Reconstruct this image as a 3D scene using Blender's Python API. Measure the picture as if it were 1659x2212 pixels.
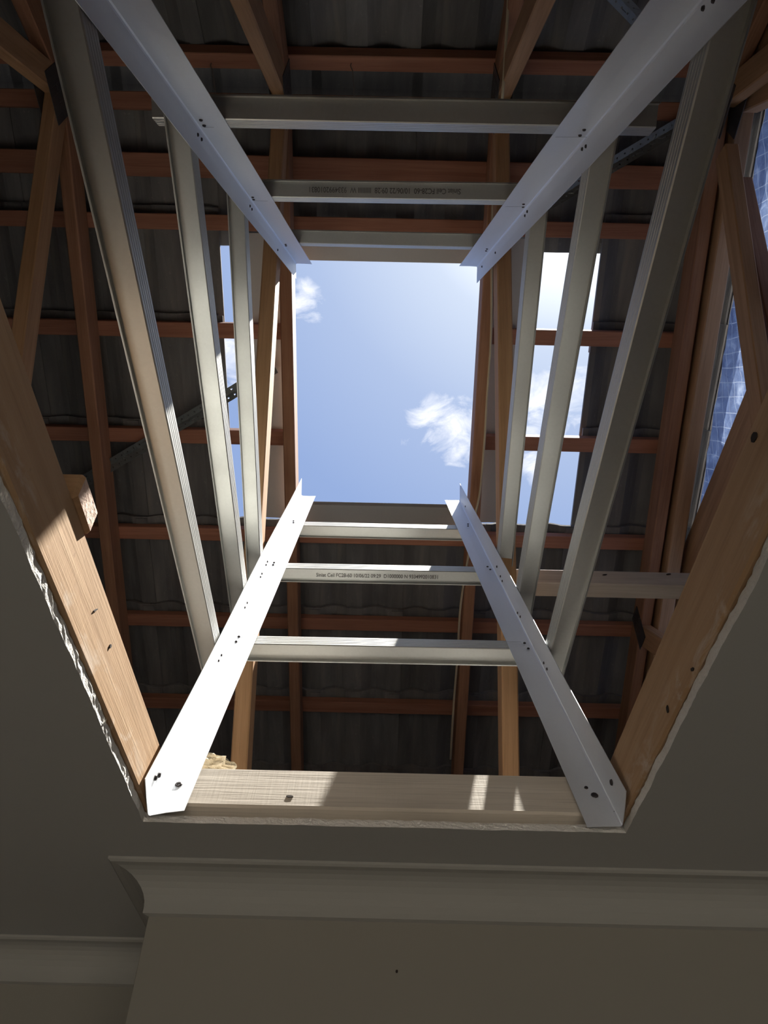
import bpy, bmesh, math, random
from mathutils import Vector, Matrix
random.seed(7)
for o in list(bpy.data.objects):
    bpy.data.objects.remove(o, do_unlink=True)
scn = bpy.context.scene
col = scn.collection
V = Vector
R_ = math.radians

# ------------------------------------------------------------------ camera
# measured frame: 1659 x 2212, focal length in pixels; viewpoint 2.0 m above the floor
FPX, TH, ROLL, YAW = 1707.96, 0.76705, 0.025653, 0.0047586
CXP, CYP = 829.5, 1106.0
Z0 = 2.0                                    # all coordinates below are written relative to the viewpoint height
UP0 = V((0, 0, Z0))
def _cam_axes():
    r = V((1, 0, 0)); u = V((0, -math.cos(TH), math.sin(TH))); w = V((0, math.sin(TH), math.cos(TH)))
    M = Matrix.Rotation(YAW, 3, 'Z')
    r, u, w = M @ r, M @ u, M @ w
    c, s = math.cos(ROLL), math.sin(ROLL)
    return c*r + s*u, -s*r + c*u, w
CR, CU, CW = _cam_axes()
cd = bpy.data.cameras.new('camera')
cam = bpy.data.objects.new('camera', cd); col.objects.link(cam)
cd.sensor_fit = 'VERTICAL'; cd.sensor_height = 36.0; cd.sensor_width = 27.0
cd.lens = FPX/2212.0*36.0
cd.clip_start = 0.02; cd.clip_end = 500
M3 = Matrix((CR, CU, -CW)).transposed()
cam.matrix_world = Matrix.Translation(UP0) @ M3.to_4x4()
scn.camera = cam

# ------------------------------------------------------------------ sun, sky, exposure
SUN = V((0.226, 0.346, 1.0)).normalized()
sd = bpy.data.lights.new('sun', 'SUN'); sd.energy = 12.8; sd.angle = R_(0.53); sd.color = (1.0, 0.95, 0.87)
so = bpy.data.objects.new('sun', sd); col.objects.link(so)
so.rotation_euler = SUN.to_track_quat('Z', 'Y').to_euler(); so.location = (1.5, 2.0, 8)
scn.view_settings.view_transform = 'Standard'
scn.view_settings.look = 'None'
scn.view_settings.gamma = 1.0
scn.view_settings.use_curve_mapping = False
scn.view_settings.exposure = 0.52

def pray(x, y):
    return (x-CXP)*CR - (y-CYP)*CU + FPX*CW
def on_plane(x, y, n, d):
    q = pray(x, y); return q*(d/n.dot(q))

class NT:
    """tiny node-tree helper"""
    def __init__(s, tree): s.t = tree; s.n = tree.nodes; s.l = tree.links
    def new(s, typ, **kw):
        nd = s.n.new(typ)
        for k, v in kw.items(): setattr(nd, k, v)
        return nd
    def link(s, a, b): s.l.new(a, b)
    def math(s, op, a, b=None, clamp=False):
        nd = s.new('ShaderNodeMath', operation=op, use_clamp=clamp)
        for i, v in enumerate((a, b)):
            if v is None: continue
            if hasattr(v, 'is_output'): s.link(v, nd.inputs[i])
            else: nd.inputs[i].default_value = v
        return nd.outputs[0]
    def ramp(s, fac, stops, interp='LINEAR'):
        nd = s.new('ShaderNodeValToRGB'); cr = nd.color_ramp; cr.interpolation = interp
        while len(cr.elements) < len(stops): cr.elements.new(0.5)
        for e, (p, c) in zip(cr.elements, stops):
            e.position = p; e.color = (c[0], c[1], c[2], 1) if hasattr(c, '__len__') else (c, c, c, 1)
        s.link(fac, nd.inputs[0]); return nd.outputs[0]
    def mix(s, fac, a, b, mode='MIX'):
        nd = s.new('ShaderNodeMix', data_type='RGBA', blend_type=mode)
        for sock, v in ((nd.inputs[0], fac), (nd.inputs[6], a), (nd.inputs[7], b)):
            if hasattr(v, 'is_output'): s.link(v, sock)
            elif hasattr(v, '__len__'): sock.default_value = (v[0], v[1], v[2], 1)
            else: sock.default_value = v
        return nd.outputs[2]
    def noise(s, vec, scale, detail=4, rough=0.55, dist=0.0):
        nd = s.new('ShaderNodeTexNoise'); nd.inputs['Scale'].default_value = scale
        nd.inputs['Detail'].default_value = detail; nd.inputs['Roughness'].default_value = rough
        nd.inputs['Distortion'].default_value = dist
        if vec is not None: s.link(vec, nd.inputs['Vector'])
        return nd.outputs[0]
    def mapping(s, vec, scale=(1, 1, 1), rot=(0, 0, 0), loc=(0, 0, 0)):
        nd = s.new('ShaderNodeMapping'); nd.inputs['Scale'].default_value = scale
        nd.inputs['Rotation'].default_value = rot; nd.inputs['Location'].default_value = loc
        s.link(vec, nd.inputs['Vector']); return nd.outputs[0]

# world: hazy blue sky brightening towards the sun, thin broken cloud
wd = bpy.data.worlds.new('sky'); scn.world = wd; wd.use_nodes = True
T = NT(wd.node_tree); T.n.clear()
wo = T.new('ShaderNodeOutputWorld'); bg = T.new('ShaderNodeBackground'); T.link(bg.outputs[0], wo.inputs[0])
tc = T.new('ShaderNodeTexCoord')
nv = T.new('ShaderNodeVectorMath', operation='NORMALIZE'); T.link(tc.outputs['Generated'], nv.inputs[0])
dt = T.new('ShaderNodeVectorMath', operation='DOT_PRODUCT'); T.link(nv.outputs[0], dt.inputs[0]); dt.inputs[1].default_value = SUN
ang = T.math('ARCCOSINE', T.math('MINIMUM', dt.outputs['Value'], 0.99999))
angn = T.math('DIVIDE', ang, R_(90))
sky = T.ramp(angn, [(0.0, (1.0, 0.97, 0.92)), (0.05, (0.42, 0.43, 0.44)), (0.085, (0.235, 0.25, 0.275)), (0.13, (0.150, 0.172, 0.212)), (0.21, (0.100, 0.125, 0.182)),
                    (0.31, (0.069, 0.096, 0.164)), (0.55, (0.048, 0.076, 0.150)), (1.0, (0.066, 0.094, 0.156))])
sx = T.new('ShaderNodeSeparateXYZ'); T.link(nv.outputs[0], sx.inputs[0])
zc = T.math('MAXIMUM', sx.outputs[2], 0.06)
cb = T.new('ShaderNodeCombineXYZ')
T.link(T.math('DIVIDE', sx.outputs[0], zc), cb.inputs[0]); T.link(T.math('DIVIDE', sx.outputs[1], zc), cb.inputs[1])
plane = cb.outputs[0]
big = T.noise(plane, 2.1, 3, 0.5)
wisp = T.noise(T.mapping(plane, (6.5, 6.5, 1)), 2.4, 9, 0.62, 0.7)
banks = None
for (px, py, rad) in ((962, 925, 0.085), (1000, 965, 0.055), (1185, 870, 0.115), (1290, 610, 0.07), (650, 652, 0.045), (498, 760, 0.085), (1150, 1010, 0.06)):
    q = pray(px, py); c = V((q.x/q.z, q.y/q.z, 0))
    dn = T.new('ShaderNodeVectorMath', operation='DISTANCE'); T.link(plane, dn.inputs[0]); dn.inputs[1].default_value = c
    b = T.math('SUBTRACT', 1.0, T.math('DIVIDE', dn.outputs['Value'], rad), True)
    banks = b if banks is None else T.math('MAXIMUM', banks, b)
bank2 = T.math('MULTIPLY', T.math('SUBTRACT', big, 0.60, True), 3.0, True)
bank = T.math('MAXIMUM', T.math('POWER', banks, 0.6), bank2)
dens = T.math('SUBTRACT', T.math('ADD', T.math('MULTIPLY', wisp, 1.5), T.math('MULTIPLY', bank, 0.65)), 1.05, True)
dens = T.math('MULTIPLY', T.math('MULTIPLY', dens, 2.1, True), T.math('MULTIPLY', bank, 2.2, True), True)
skyc = T.mix(dens, sky, (0.26, 0.262, 0.27))
T.link(skyc, bg.inputs['Color']); bg.inputs['Strength'].default_value = 3.2

# ------------------------------------------------------------------ materials
def mat(name):
    m = bpy.data.materials.new(name); m.use_nodes = True
    t = NT(m.node_tree); b = m.node_tree.nodes['Principled BSDF']
    return m, t, b
def bump(t, b, h, strength, dist=0.002):
    nd = t.new('ShaderNodeBump'); nd.inputs['Strength'].default_value = strength; nd.inputs['Distance'].default_value = dist
    t.link(h, nd.inputs['Height']); t.link(nd.outputs[0], b.inputs['Normal'])
def wood(name, dark, light, streak=0.5, rough=0.75, freq=1.0, saw=False, vary=0.25, scuff=False):
    """timber: grain runs along the object's own X axis"""
    m, t, b = mat(name)
    tc = t.new('ShaderNodeTexCoord'); oi = t.new('ShaderNodeObjectInfo')
    off = t.new('ShaderNodeVectorMath', operation='MULTIPLY_ADD')
    cbn = t.new('ShaderNodeCombineXYZ')
    for i in range(3): t.link(oi.outputs['Random'], cbn.inputs[i])
    t.link(cbn.outputs[0], off.inputs[0]); off.inputs[1].default_value = (9, 5, 7); t.link(tc.outputs['Object'], off.inputs[2])
    g = t.noise(t.mapping(off.outputs[0], (1.6*freq, 34*freq, 34*freq)), 1.0, 6, 0.6, 0.9)
    fine = t.noise(t.mapping(off.outputs[0], (9*freq, 320*freq, 320*freq)), 1.0, 3, 0.6)
    blot = t.noise(t.mapping(off.outputs[0], (3, 8, 8)), 1.0, 3)
    c = t.ramp(g, [(0.25, dark), (0.75, light)])
    c = t.mix(t.math('MULTIPLY', t.math('SUBTRACT', fine, 0.5), streak*2.4, True), c, [x*0.45 for x in dark])
    c = t.mix(t.math('MULTIPLY', t.math('SUBTRACT', blot, 0.55, True), 1.6, True), c, [x*0.7 for x in dark])
    if scuff:                                                  # plaster smears and saw scrapes along the lower edge
        sz = t.new('ShaderNodeSeparateXYZ'); t.link(tc.outputs['Object'], sz.inputs[0])
        low = t.math('MULTIPLY', t.math('SUBTRACT', 0.004, sz.outputs[2]), 26.0, True)
        sc_ = t.noise(t.mapping(off.outputs[0], (16, 60, 34), (0, 0.5, 0)), 1.0, 5, 0.65, 0.6)
        c = t.mix(t.math('MULTIPLY', t.math('MULTIPLY', t.math('SUBTRACT', sc_, 0.52, True), 5.0, True), t.math('MULTIPLY', low, 0.75)), c, (0.66, 0.58, 0.50))
        dk = t.noise(t.mapping(off.outputs[0], (30, 90, 50), (0, 0.7, 0), (3, 1, 2)), 1.0, 3, 0.6, 0.5)
        c = t.mix(t.math('MULTIPLY', t.math('SUBTRACT', dk, 0.70, True), 6.0, True), c, (0.16, 0.09, 0.05))
    hv = t.new('ShaderNodeHueSaturation'); t.link(c, hv.inputs['Color'])
    t.link(t.math('ADD', t.math('MULTIPLY', oi.outputs['Random'], vary), 1.0-vary/2), hv.inputs['Value'])
    t.link(hv.outputs[0], b.inputs['Base Color'])
    b.inputs['Roughness'].default_value = rough; b.inputs['Specular IOR Level'].default_value = 0.25
    h = t.math('ADD', t.math('MULTIPLY', fine, 0.5), g)
    if saw:
        sw = t.noise(t.mapping(off.outputs[0], (260, 12, 12)), 1.0, 2)
        h = t.math('ADD', h, t.math('MULTIPLY', sw, 0.5))
    bump(t, b, h, 0.45, 0.0015)
    return m
M = {}
M['truss'] = wood('truss_hardwood', (0.26, 0.125, 0.070), (0.43, 0.235, 0.140))
M['web'] = wood('truss_web_timber', (0.36, 0.20, 0.095), (0.54, 0.33, 0.18))
M['batten'] = wood('batten_red_hardwood', (0.28, 0.120, 0.075), (0.45, 0.215, 0.140), vary=0.35)
M['joist'] = wood('joist_timber', (0.40, 0.245, 0.130), (0.55, 0.375, 0.225), 0.35, saw=True, vary=0.06, scuff=True)
M['trimmer'] = wood('trimmer_timber', (0.45, 0.405, 0.34), (0.60, 0.55, 0.475), 0.5, saw=True, vary=0.05)
M['noggin'] = wood('noggin_brown', (0.30, 0.19, 0.10), (0.42, 0.28, 0.16))
M['brace'] = wood('weathered_brace', (0.50, 0.45, 0.40), (0.66, 0.61, 0.55), 0.5)
M['gable'] = wood('gable_timber', (0.32, 0.185, 0.10), (0.50, 0.31, 0.175))
def endgrain():
    m, t, b = mat('sawn_end_grain'); tc = t.new('ShaderNodeTexCoord')
    n = t.noise(tc.outputs['Object'], 160, 5, 0.6); n2 = t.noise(tc.outputs['Object'], 40, 3)
    t.link(t.mix(n2, t.ramp(n, [(0.3, (0.50, 0.30, 0.22)), (0.7, (0.78, 0.60, 0.50))]), (0.70, 0.52, 0.42)), b.inputs['Base Color'])
    b.inputs['Roughness'].default_value = 0.9; bump(t, b, n, 0.8, 0.004); return m
M['endgrain'] = endgrain()
def metal(name, col_, rough, spangle=0.12, metallic=1.0, scale=60):
    m, t, b = mat(name); tc = t.new('ShaderNodeTexCoord')
    vo = t.new('ShaderNodeTexVoronoi'); vo.inputs['Scale'].default_value = scale*4; t.link(tc.outputs['Object'], vo.inputs['Vector'])
    bw = t.new('ShaderNodeRGBToBW'); t.link(vo.outputs['Color'], bw.inputs[0])
    n = t.noise(tc.outputs['Object'], scale*0.25, 4)
    k = t.math('ADD', t.math('MULTIPLY', bw.outputs[0], spangle), t.math('MULTIPLY', n, spangle*1.4))
    lo = [x*(1-spangle) for x in col_]
    t.link(t.mix(t.math('MULTIPLY', k, 1/(spangle*2.4)), lo, col_), b.inputs['Base Color'])
    b.inputs['Metallic'].default_value = metallic
    t.link(t.math('ADD', t.math('MULTIPLY', n, 0.16), rough-0.08), b.inputs['Roughness'])
    big = t.noise(tc.outputs['Object'], 9, 2); bump(t, b, big, 0.12, 0.004)
    return m
M['angle'] = metal('bright_zinc_sheet', (0.78, 0.81, 0.85), 0.50, 0.05, 0.62)
M['channel'] = metal('galvanised_channel', (0.53, 0.54, 0.52), 0.48, 0.12, 0.82)
M['strap'] = metal('dull_galvanised_strap', (0.30, 0.33, 0.33), 0.55, 0.15)
M['plate'] = metal('nail_plate_zinc', (0.20, 0.20, 0.20), 0.6, 0.2)
M['flash'] = metal('flashing_sheet', (0.52, 0.52, 0.51), 0.6, 0.08, 0.35)
M['screw'] = metal('screw_steel', (0.10, 0.09, 0.09), 0.45, 0.1)
def plain(name, c, rough=0.8, ns=30, amt=0.08, bs=0.15, bd=0.001):
    m, t, b = mat(name); tc = t.new('ShaderNodeTexCoord')
    n = t.noise(tc.outputs['Object'], ns, 5)
    t.link(t.mix(n, [x*(1-amt) for x in c], [min(1, x*(1+amt)) for x in c]), b.inputs['Base Color'])
    b.inputs['Roughness'].default_value = rough; b.inputs['Specular IOR Level'].default_value = 0.3
    if bs: bump(t, b, n, bs, bd)
    return m
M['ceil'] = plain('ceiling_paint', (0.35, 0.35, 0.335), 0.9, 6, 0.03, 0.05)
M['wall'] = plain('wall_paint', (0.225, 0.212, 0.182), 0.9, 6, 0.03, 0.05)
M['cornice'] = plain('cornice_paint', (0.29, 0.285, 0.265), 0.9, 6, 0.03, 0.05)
M['gypsum'] = plain('broken_gypsum', (0.80, 0.79, 0.76), 0.95, 220, 0.12, 1.0, 0.004)
M['floor'] = wood('floor_boards', (0.60, 0.49, 0.36), (0.74, 0.62, 0.48), 0.3, 0.5, 0.4)
M['paving'] = plain('pale_bounce_paving', (0.55, 0.50, 0.42), 0.9, 3, 0.1, 0.1)
M['wool'] = plain('insulation_wool', (0.74, 0.66, 0.50), 1.0, 120, 0.2, 1.0, 0.006)
M['cable'] = plain('cream_cable', (0.58, 0.50, 0.34), 0.5, 20, 0.05, 0)
M['wire'] = plain('rusty_wire', (0.16, 0.13, 0.11), 0.6, 90, 0.3, 0)
M['ink'] = plain('printed_ink', (0.11, 0.105, 0.10), 0.7, 150, 0.5, 0)
M['pencil'] = plain('pencil_mark', (0.30, 0.31, 0.34), 0.7, 150, 0.3, 0)
M['mark'] = plain('dark_hole', (0.03, 0.022, 0.018), 0.9, 90, 0.3, 0)
def tile_mat():
    m, t, b = mat('concrete_roof_tile'); tc = t.new('ShaderNodeTexCoord'); oi = t.new('ShaderNodeObjectInfo')
    g = tc.outputs['Object']
    n = t.noise(t.mapping(g, (22, 3, 22)), 1.0, 5, 0.6, 0.4); n2 = t.noise(g, 70, 6, 0.65)
    c = t.ramp(n, [(0.25, (0.120, 0.120, 0.122)), (0.6, (0.185, 0.182, 0.178)), (0.85, (0.24, 0.225, 0.20))])
    c = t.mix(t.math('MULTIPLY', t.math('SUBTRACT', n2, 0.62, True), 5.0, True), c, (0.30, 0.285, 0.26))
    hv = t.new('ShaderNodeHueSaturation'); t.link(c, hv.inputs['Color'])
    t.link(t.math('ADD', t.math('MULTIPLY', oi.outputs['Random'], 0.35), 0.82), hv.inputs['Value'])
    t.link(hv.outputs[0], b.inputs['Base Color']); b.inputs['Roughness'].default_value = 0.92
    b.inputs['Specular IOR Level'].default_value = 0.2
    bump(t, b, n2, 0.5, 0.003); return m
M['tile'] = tile_mat()
def foil_mat():
    m, t, b = mat('crinkled_foil'); tc = t.new('ShaderNodeTexCoord')
    n = t.noise(tc.outputs['Object'], 16, 5, 0.6, 0.8); n2 = t.noise(tc.outputs['Object'], 60, 4)
    lines = None
    for a in (0.62, -0.62):
        w = t.new('ShaderNodeTexWave', wave_type='BANDS', bands_direction='Y', wave_profile='SIN')
        w.inputs['Scale'].default_value = 7.0; w.inputs['Distortion'].default_value = 1.6; w.inputs['Detail'].default_value = 1
        t.link(t.mapping(tc.outputs['Object'], (1, 1, 1), (a, 0, 0)), w.inputs['Vector'])
        l = t.math('GREATER_THAN', w.outputs[1], 0.993)
        lines = l if lines is None else t.math('MAXIMUM', lines, l)
    t.link(t.mix(lines, (0.70, 0.77, 0.93), (0.9, 0.92, 0.95)), b.inputs['Base Color'])  # daylight's blue put into the foil's base and transmitted colour
    b.inputs['Metallic'].default_value = 0.5
    t.link(t.math('ADD', t.math('MULTIPLY', lines, 0.2), 0.42), b.inputs['Roughness'])
    bump(t, b, t.math('ADD', t.math('ADD', n, t.math('MULTIPLY', n2, 0.3)), t.math('MULTIPLY', lines, 0.06)), 1.0, 0.03)
    tr_ = t.new('ShaderNodeBsdfTranslucent'); t.link(t.mix(lines, t.ramp(n, [(0.32, (0.12, 0.18, 0.36)), (0.55, (0.26, 0.36, 0.60)), (0.72, (0.62, 0.74, 0.95))]), (0.60, 0.70, 0.88)), tr_.inputs['Color'])
    mx = t.new('ShaderNodeMixShader'); mx.inputs[0].default_value = 0.42
    out = [q for q in t.n if q.type == 'OUTPUT_MATERIAL'][0]
    t.link(b.outputs[0], mx.inputs[1]); t.link(tr_.outputs[0], mx.inputs[2]); t.link(mx.outputs[0], out.inputs['Surface']); return m
M['foil'] = foil_mat()

# ------------------------------------------------------------------ object helpers
def tag(o, label=None, cat=None, group=None, kind=None):
    if label: o['label'] = label
    if cat: o['category'] = cat
    if group: o['group'] = group
    if kind: o['kind'] = kind
    return o
def world_of(o):
    return o.matrix_basis if o.parent is None else world_of(o.parent) @ o.matrix_basis
def put(o, Mw, parent=None):
    col.objects.link(o)
    if parent is None: o.matrix_basis = Mw
    else:
        o.parent = parent; o.matrix_parent_inverse = Matrix.Identity(4)
        o.matrix_basis = world_of(parent).inverted() @ Mw
    return o
def empty(name, loc):
    o = bpy.data.objects.new(name, None); o.empty_display_size = 0.05
    return put(o, Matrix.Translation(V(loc)+UP0))
def mk(name, verts, faces, mats, parent=None, fmat=None, smooth=False, origin=None):
    """one mesh object from points given relative to the viewpoint"""
    vs = [V(v) for v in verts]
    if origin is None:
        origin = V((sum(v.x for v in vs)/len(vs), sum(v.y for v in vs)/len(vs), min(v.z for v in vs)))
    me = bpy.data.meshes.new(name); me.from_pydata([v-origin for v in vs], [], faces)
    for m in (mats if isinstance(mats, (list, tuple)) else [mats]): me.materials.append(m)
    if fmat:
        for p, i in zip(me.polygons, fmat): p.material_index = i
    if smooth:
        for p in me.polygons: p.use_smooth = True
    bm = bmesh.new(); bm.from_mesh(me); bmesh.ops.recalc_face_normals(bm, faces=bm.faces); bm.to_mesh(me); bm.free()
    o = bpy.data.objects.new(name, me)
    return put(o, Matrix.Translation(origin+UP0), parent)
def frame(A, B, up):
    """local X from A to B, local Z nearest to up"""
    x = (B-A).normalized(); y = up.cross(x).normalized(); z = x.cross(y)
    m = Matrix((x, y, z)).transposed().to_4x4(); m.translation = (A+B)/2+UP0
    return m
BOXES = {}
def bevel_box(L, w, h, m, bev=0.003):
    bm = bmesh.new(); bmesh.ops.create_cube(bm, size=1.0)
    for v in bm.verts: v.co = V((v.co.x*L, v.co.y*w, v.co.z*h))
    bmesh.ops.bevel(bm, geom=bm.edges[:], offset=bev, segments=1, affect='EDGES')
    me = bpy.data.meshes.new('timber'); bm.to_mesh(me); bm.free(); me.materials.append(m); return me
def timber(name, A, B, w, h, m, parent=None, up=V((0, 0, 1)), bev=0.003, ends=None):
    """sawn timber whose centre line runs A to B; w across, h along up"""
    A, B = V(A), V(B); L = (B-A).length
    me = bevel_box(L, w, h, m, bev); me.name = name
    if ends:
        me.materials.append(ends)
        for p in me.polygons:
            if abs(p.normal.x) > 0.9: p.material_index = 1
    return put(bpy.data.objects.new(name, me), frame(A, B, V(up)), parent)
def box(name, lo, hi, m, parent=None, bev=0.002):
    lo, hi = V(lo), V(hi)
    d = hi-lo; c = (lo+hi)/2
    me = bevel_box(d.x, d.y, d.z, m, bev); me.name = name
    return put(bpy.data.objects.new(name, me), Matrix.Translation(c+UP0), parent)
def tube(name, pts, r, m, parent=None, seg=7):
    pts = [V(p) for p in pts]; vs = []; fs = []
    for i, p in enumerate(pts):
        d = (pts[min(i+1, len(pts)-1)]-pts[max(i-1, 0)]).normalized()
        a = d.orthogonal().normalized() if i == 0 else (a - d*a.dot(d)).normalized()
        b = d.cross(a)
        for k in range(seg):
            q = 2*math.pi*k/seg; vs.append(p+a*r*math.cos(q)+b*r*math.sin(q))
    for i in range(len(pts)-1):
        for k in range(seg):
            fs.append((i*seg+k, i*seg+(k+1) % seg, (i+1)*seg+(k+1) % seg, (i+1)*seg+k))
    fs.append(tuple(range(seg-1, -1, -1))); fs.append(tuple(range((len(pts)-1)*seg, len(pts)*seg)))
    return mk(name, vs, fs, m, parent, smooth=True)

# ------------------------------------------------------------------ key dimensions (metres, relative to viewpoint)
H = 0.45                       # underside of ceiling
PIT = R_(24.0)                 # roof pitch
NV = V((0, math.sin(PIT), math.cos(PIT))); SV = V((0, math.cos(PIT), -math.sin(PIT)))
C0 = 2.44                      # distance to the rafter tops
YR = 0.66                      # ridge line
def rp(x, s, c): return V((x, 0, 0)) + SV*s + NV*c            # near slope
def fp(x, s, c):                                              # far slope, mirrored about the ridge
    q = rp(x, s, c); return V((x, 2*YR-q.y, q.z))
def ridge_s(c): return (YR - c*math.sin(PIT))/math.cos(PIT)
HX0, HX1, HY0, HY1 = -0.304, 0.316, -0.175, 0.996             # hole cut in the ceiling

# ------------------------------------------------------------------ room shell
RX0, RX1, RY0, RFLOOR = -2.3, 2.3, -2.6, -2.0
YW, YA, XC, YEND = 1.162, 1.49, -0.316, 1.49                   # wall below the shaft, recess wall, external corner
PT = 0.0135
def ceiling():
    n = 150
    def side(a, b, k): return [V(a).lerp(V(b), i/k) for i in range(k)]
    inner = side((HX0, HY0, 0), (HX1, HY0, 0), 80)+side((HX1, HY0, 0), (HX1, HY1, 0), n)+side((HX1, HY1, 0), (HX0, HY1, 0), 90)+side((HX0, HY1, 0), (HX0, HY0, 0), n)
    X0, X1, Y0, Y1 = RX0, RX1, RY0, YEND+0.02
    outer = side((X0, Y0, 0), (X1, Y0, 0), 80)+side((X1, Y0, 0), (X1, Y1, 0), n)+side((X1, Y1, 0), (X0, Y1, 0), 90)+side((X0, Y1, 0), (X0, Y0, 0), n)
    N = len(inner); vs = []; fs = []; fm = []
    rnd = random.Random(3); walk = 0
    rows = 4
    for i, p in enumerate(inner):
        walk = walk*0.85+rnd.uniform(-0.0007, 0.0007)
        o = outer[i]
        vs.append((o.x, o.y, H)); vs.append((o.x, o.y, H+PT))
        c = V(((HX0+HX1)/2, (HY0+HY1)/2, 0)); d = (p-c); d = V((d.x/abs(HX1-HX0), d.y/abs(HY1-HY0), 0)).normalized()
        vs.append((p.x+d.x*walk, p.y+d.y*walk, H))
        for r in range(1, rows):
            j = rnd.uniform(-0.0010, 0.0010)+walk
            j2 = 0.008*r/rows if 80+n <= i < 80+n+90 else 0.0
            vs.append((p.x+d.x*j, p.y+d.y*j+j2, H+PT*r/rows))
        vs.append((p.x+d.x*(walk+rnd.uniform(0, 0.002)), p.y+d.y*(walk+rnd.uniform(0, .002))+(0.008 if 80+n <= i < 80+n+90 else 0.0), H+PT))
    K = 3+rows
    for i in range(N):
        a, b = i*K, ((i+1) % N)*K
        fs.append((a, b, b+2, a+2)); fm.append(0)
        fs.append((a+1, a+K-1, b+K-1, b+1)); fm.append(1)
        for r in range(2, K-1): fs.append((a+r, b+r, b+r+1, a+r+1)); fm.append(1)
        fs.append((a, a+1, b+1, b)); fm.append(0)
    o = mk('ceiling', vs, fs, [M['ceil'], M['gypsum']], fmat=fm)
    return tag(o, 'dim painted plasterboard ceiling with a ragged rectangular hole', 'ceiling', kind='structure')
ceil = ceiling()
# torn paper flecks hanging at the cut edge
for (fx, fy_, L) in ((HX0, 0.772, 0.016), (HX0, 0.79, 0.010), (HX0, 0.60, 0.008), (HX0, 0.88, 0.008), (-0.18, HY1, 0.006), (-0.09, HY1, 0.007), (0.05, HY1, 0.005), (0.25, HY1, 0.009)):
    p = V((fx, fy_, H+0.006)); q = p+V((random.uniform(.1, .5), random.uniform(-.5, -.1), random.uniform(-.4, .6)))*L; w_ = V((0, 0.0022, 0)) if fx == HX0 else V((0.0022, 0, 0))
    mk('paper_fleck', [p-w_, p+w_, q, p+V((0.0006, 0.0006, -0.0008))], [(0, 1, 2), (0, 3, 2), (1, 3, 2)], M['gypsum'], ceil)

def slab(name, lo, hi, m, label, cat):
    return tag(box(name, lo, hi, m, bev=0.001), label, cat, kind='structure')
slab('floor', (RX0, RY0, RFLOOR-0.1), (RX1, YEND+.1, RFLOOR), M['floor'], 'timber board floor of the room below', 'floor')
slab('wall_near', (XC, YW, RFLOOR), (RX1, YW+0.3, H), M['wall'], 'dim beige plaster wall below the cornice', 'wall')
slab('wall_recess', (RX0, YA, RFLOOR), (XC+0.1, YA+0.1, H), M['wall'], 'shadowed recess wall set back left of the wall corner', 'wall')
slab('wall_left', (RX0-0.1, RY0, RFLOOR), (RX0, YEND+.1, H), M['wall'], 'plain beige wall on the left side of the room', 'wall')
slab('wall_right', (RX1, RY0, RFLOOR), (RX1+0.1, YEND+.1, H), M['wall'], 'plain beige wall on the right side of the room', 'wall')
# back wall; unseen wide doorway added behind the viewer to daylight the room
WX0, WX1, WZ0, WZ1 = -1.9, 1.9, -1.98, 0.0
bw = empty('wall_back', (0, RY0, RFLOOR)); tag(bw, 'beige wall behind the viewer with a wide doorway added for daylight', 'wall', kind='structure')
for lo, hi in (((RX0, RY0-.1, RFLOOR), (WX0, RY0, H)), ((WX1, RY0-.1, RFLOOR), (RX1, RY0, H)), ((WX0, RY0-.1, RFLOOR), (WX1, RY0, WZ0)), ((WX0, RY0-.1, WZ1), (WX1, RY0, H))):
    box('wall_panel', lo, hi, M['wall'], bw, 0.001)
wn = empty('added_doorway_1', (0, RY0-0.05, WZ0)); tag(wn, 'wide open doorway added behind the viewer to daylight the room', 'added_doorway', kind='structure')
for lo, hi in (((WX0, RY0-.08, WZ0), (WX0+.05, RY0-.03, WZ1)), ((WX1-.05, RY0-.08, WZ0), (WX1, RY0-.03, WZ1)), ((WX0, RY0-.08, WZ1-.05), (WX1, RY0-.03, WZ1)), ((WX0, RY0-.08, WZ0), (WX1, RY0-.03, WZ0+.05)), ((-.025, RY0-.08, WZ0), (.025, RY0-.03, WZ1))):
    box('added_doorway_frame', lo, hi, M['cornice'], wn, 0.002)

# unseen paving added to bounce sunlight in through the doorway
slab('ground_bounce', (-9, -14, RFLOOR-0.25), (9, RY0-0.1, RFLOOR-0.05), M['paving'], 'pale paving added outside the room to bounce sunlight in', 'paving')
# cove cornice with an external mitre at the wall corner
def cornice(name, path, label):
    """path: list of (point on wall line, outward-normal sum) at wall/ceiling junction"""
    prof = [(0.0575, 0.0), (0.0575, -0.0035)]
    for i in range(9):
        a = R_(90*i/8); prof.append((0.054-0.047*math.sin(a), -0.006-0.043*(1-math.cos(a))))
    prof += [(0.007, -0.0560), (0.0, -0.0580), (0.0, 0.0)]
    vs = []; fs = []; k = len(prof)
    for p, nrm in path:
        for d, z in prof: vs.append(V((p[0]+nrm[0]*d, p[1]+nrm[1]*d, H+z)))
    for i in range(len(path)-1):
        for j in range(k): fs.append((i*k+j, i*k+(j+1) % k, (i+1)*k+(j+1) % k, (i+1)*k+j))
    fs.append(tuple(range(k))); fs.append(tuple(range((len(path)-1)*k, len(path)*k)))
    return tag(mk(name, vs, fs, M['cornice']), label, 'cornice', kind='structure')
cornice('trim_1', [((RX1, YW), (0, -1)), ((XC, YW), (-1, -1)), ((XC, YA), (-1, -1)), ((RX0, YA), (0, -1))], 'plaster cove cornice turning the wall corner under the ceiling')
nl = on_plane(857, 2099, V((0, 1, 0)), YW)
tag(tube('wall_nail', [nl+V((0, 0.004, 0)), nl+V((0, -0.003, 0))], 0.0016, M['mark']), 'tiny dark nail in the beige wall below the cornice', 'nail')

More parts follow.
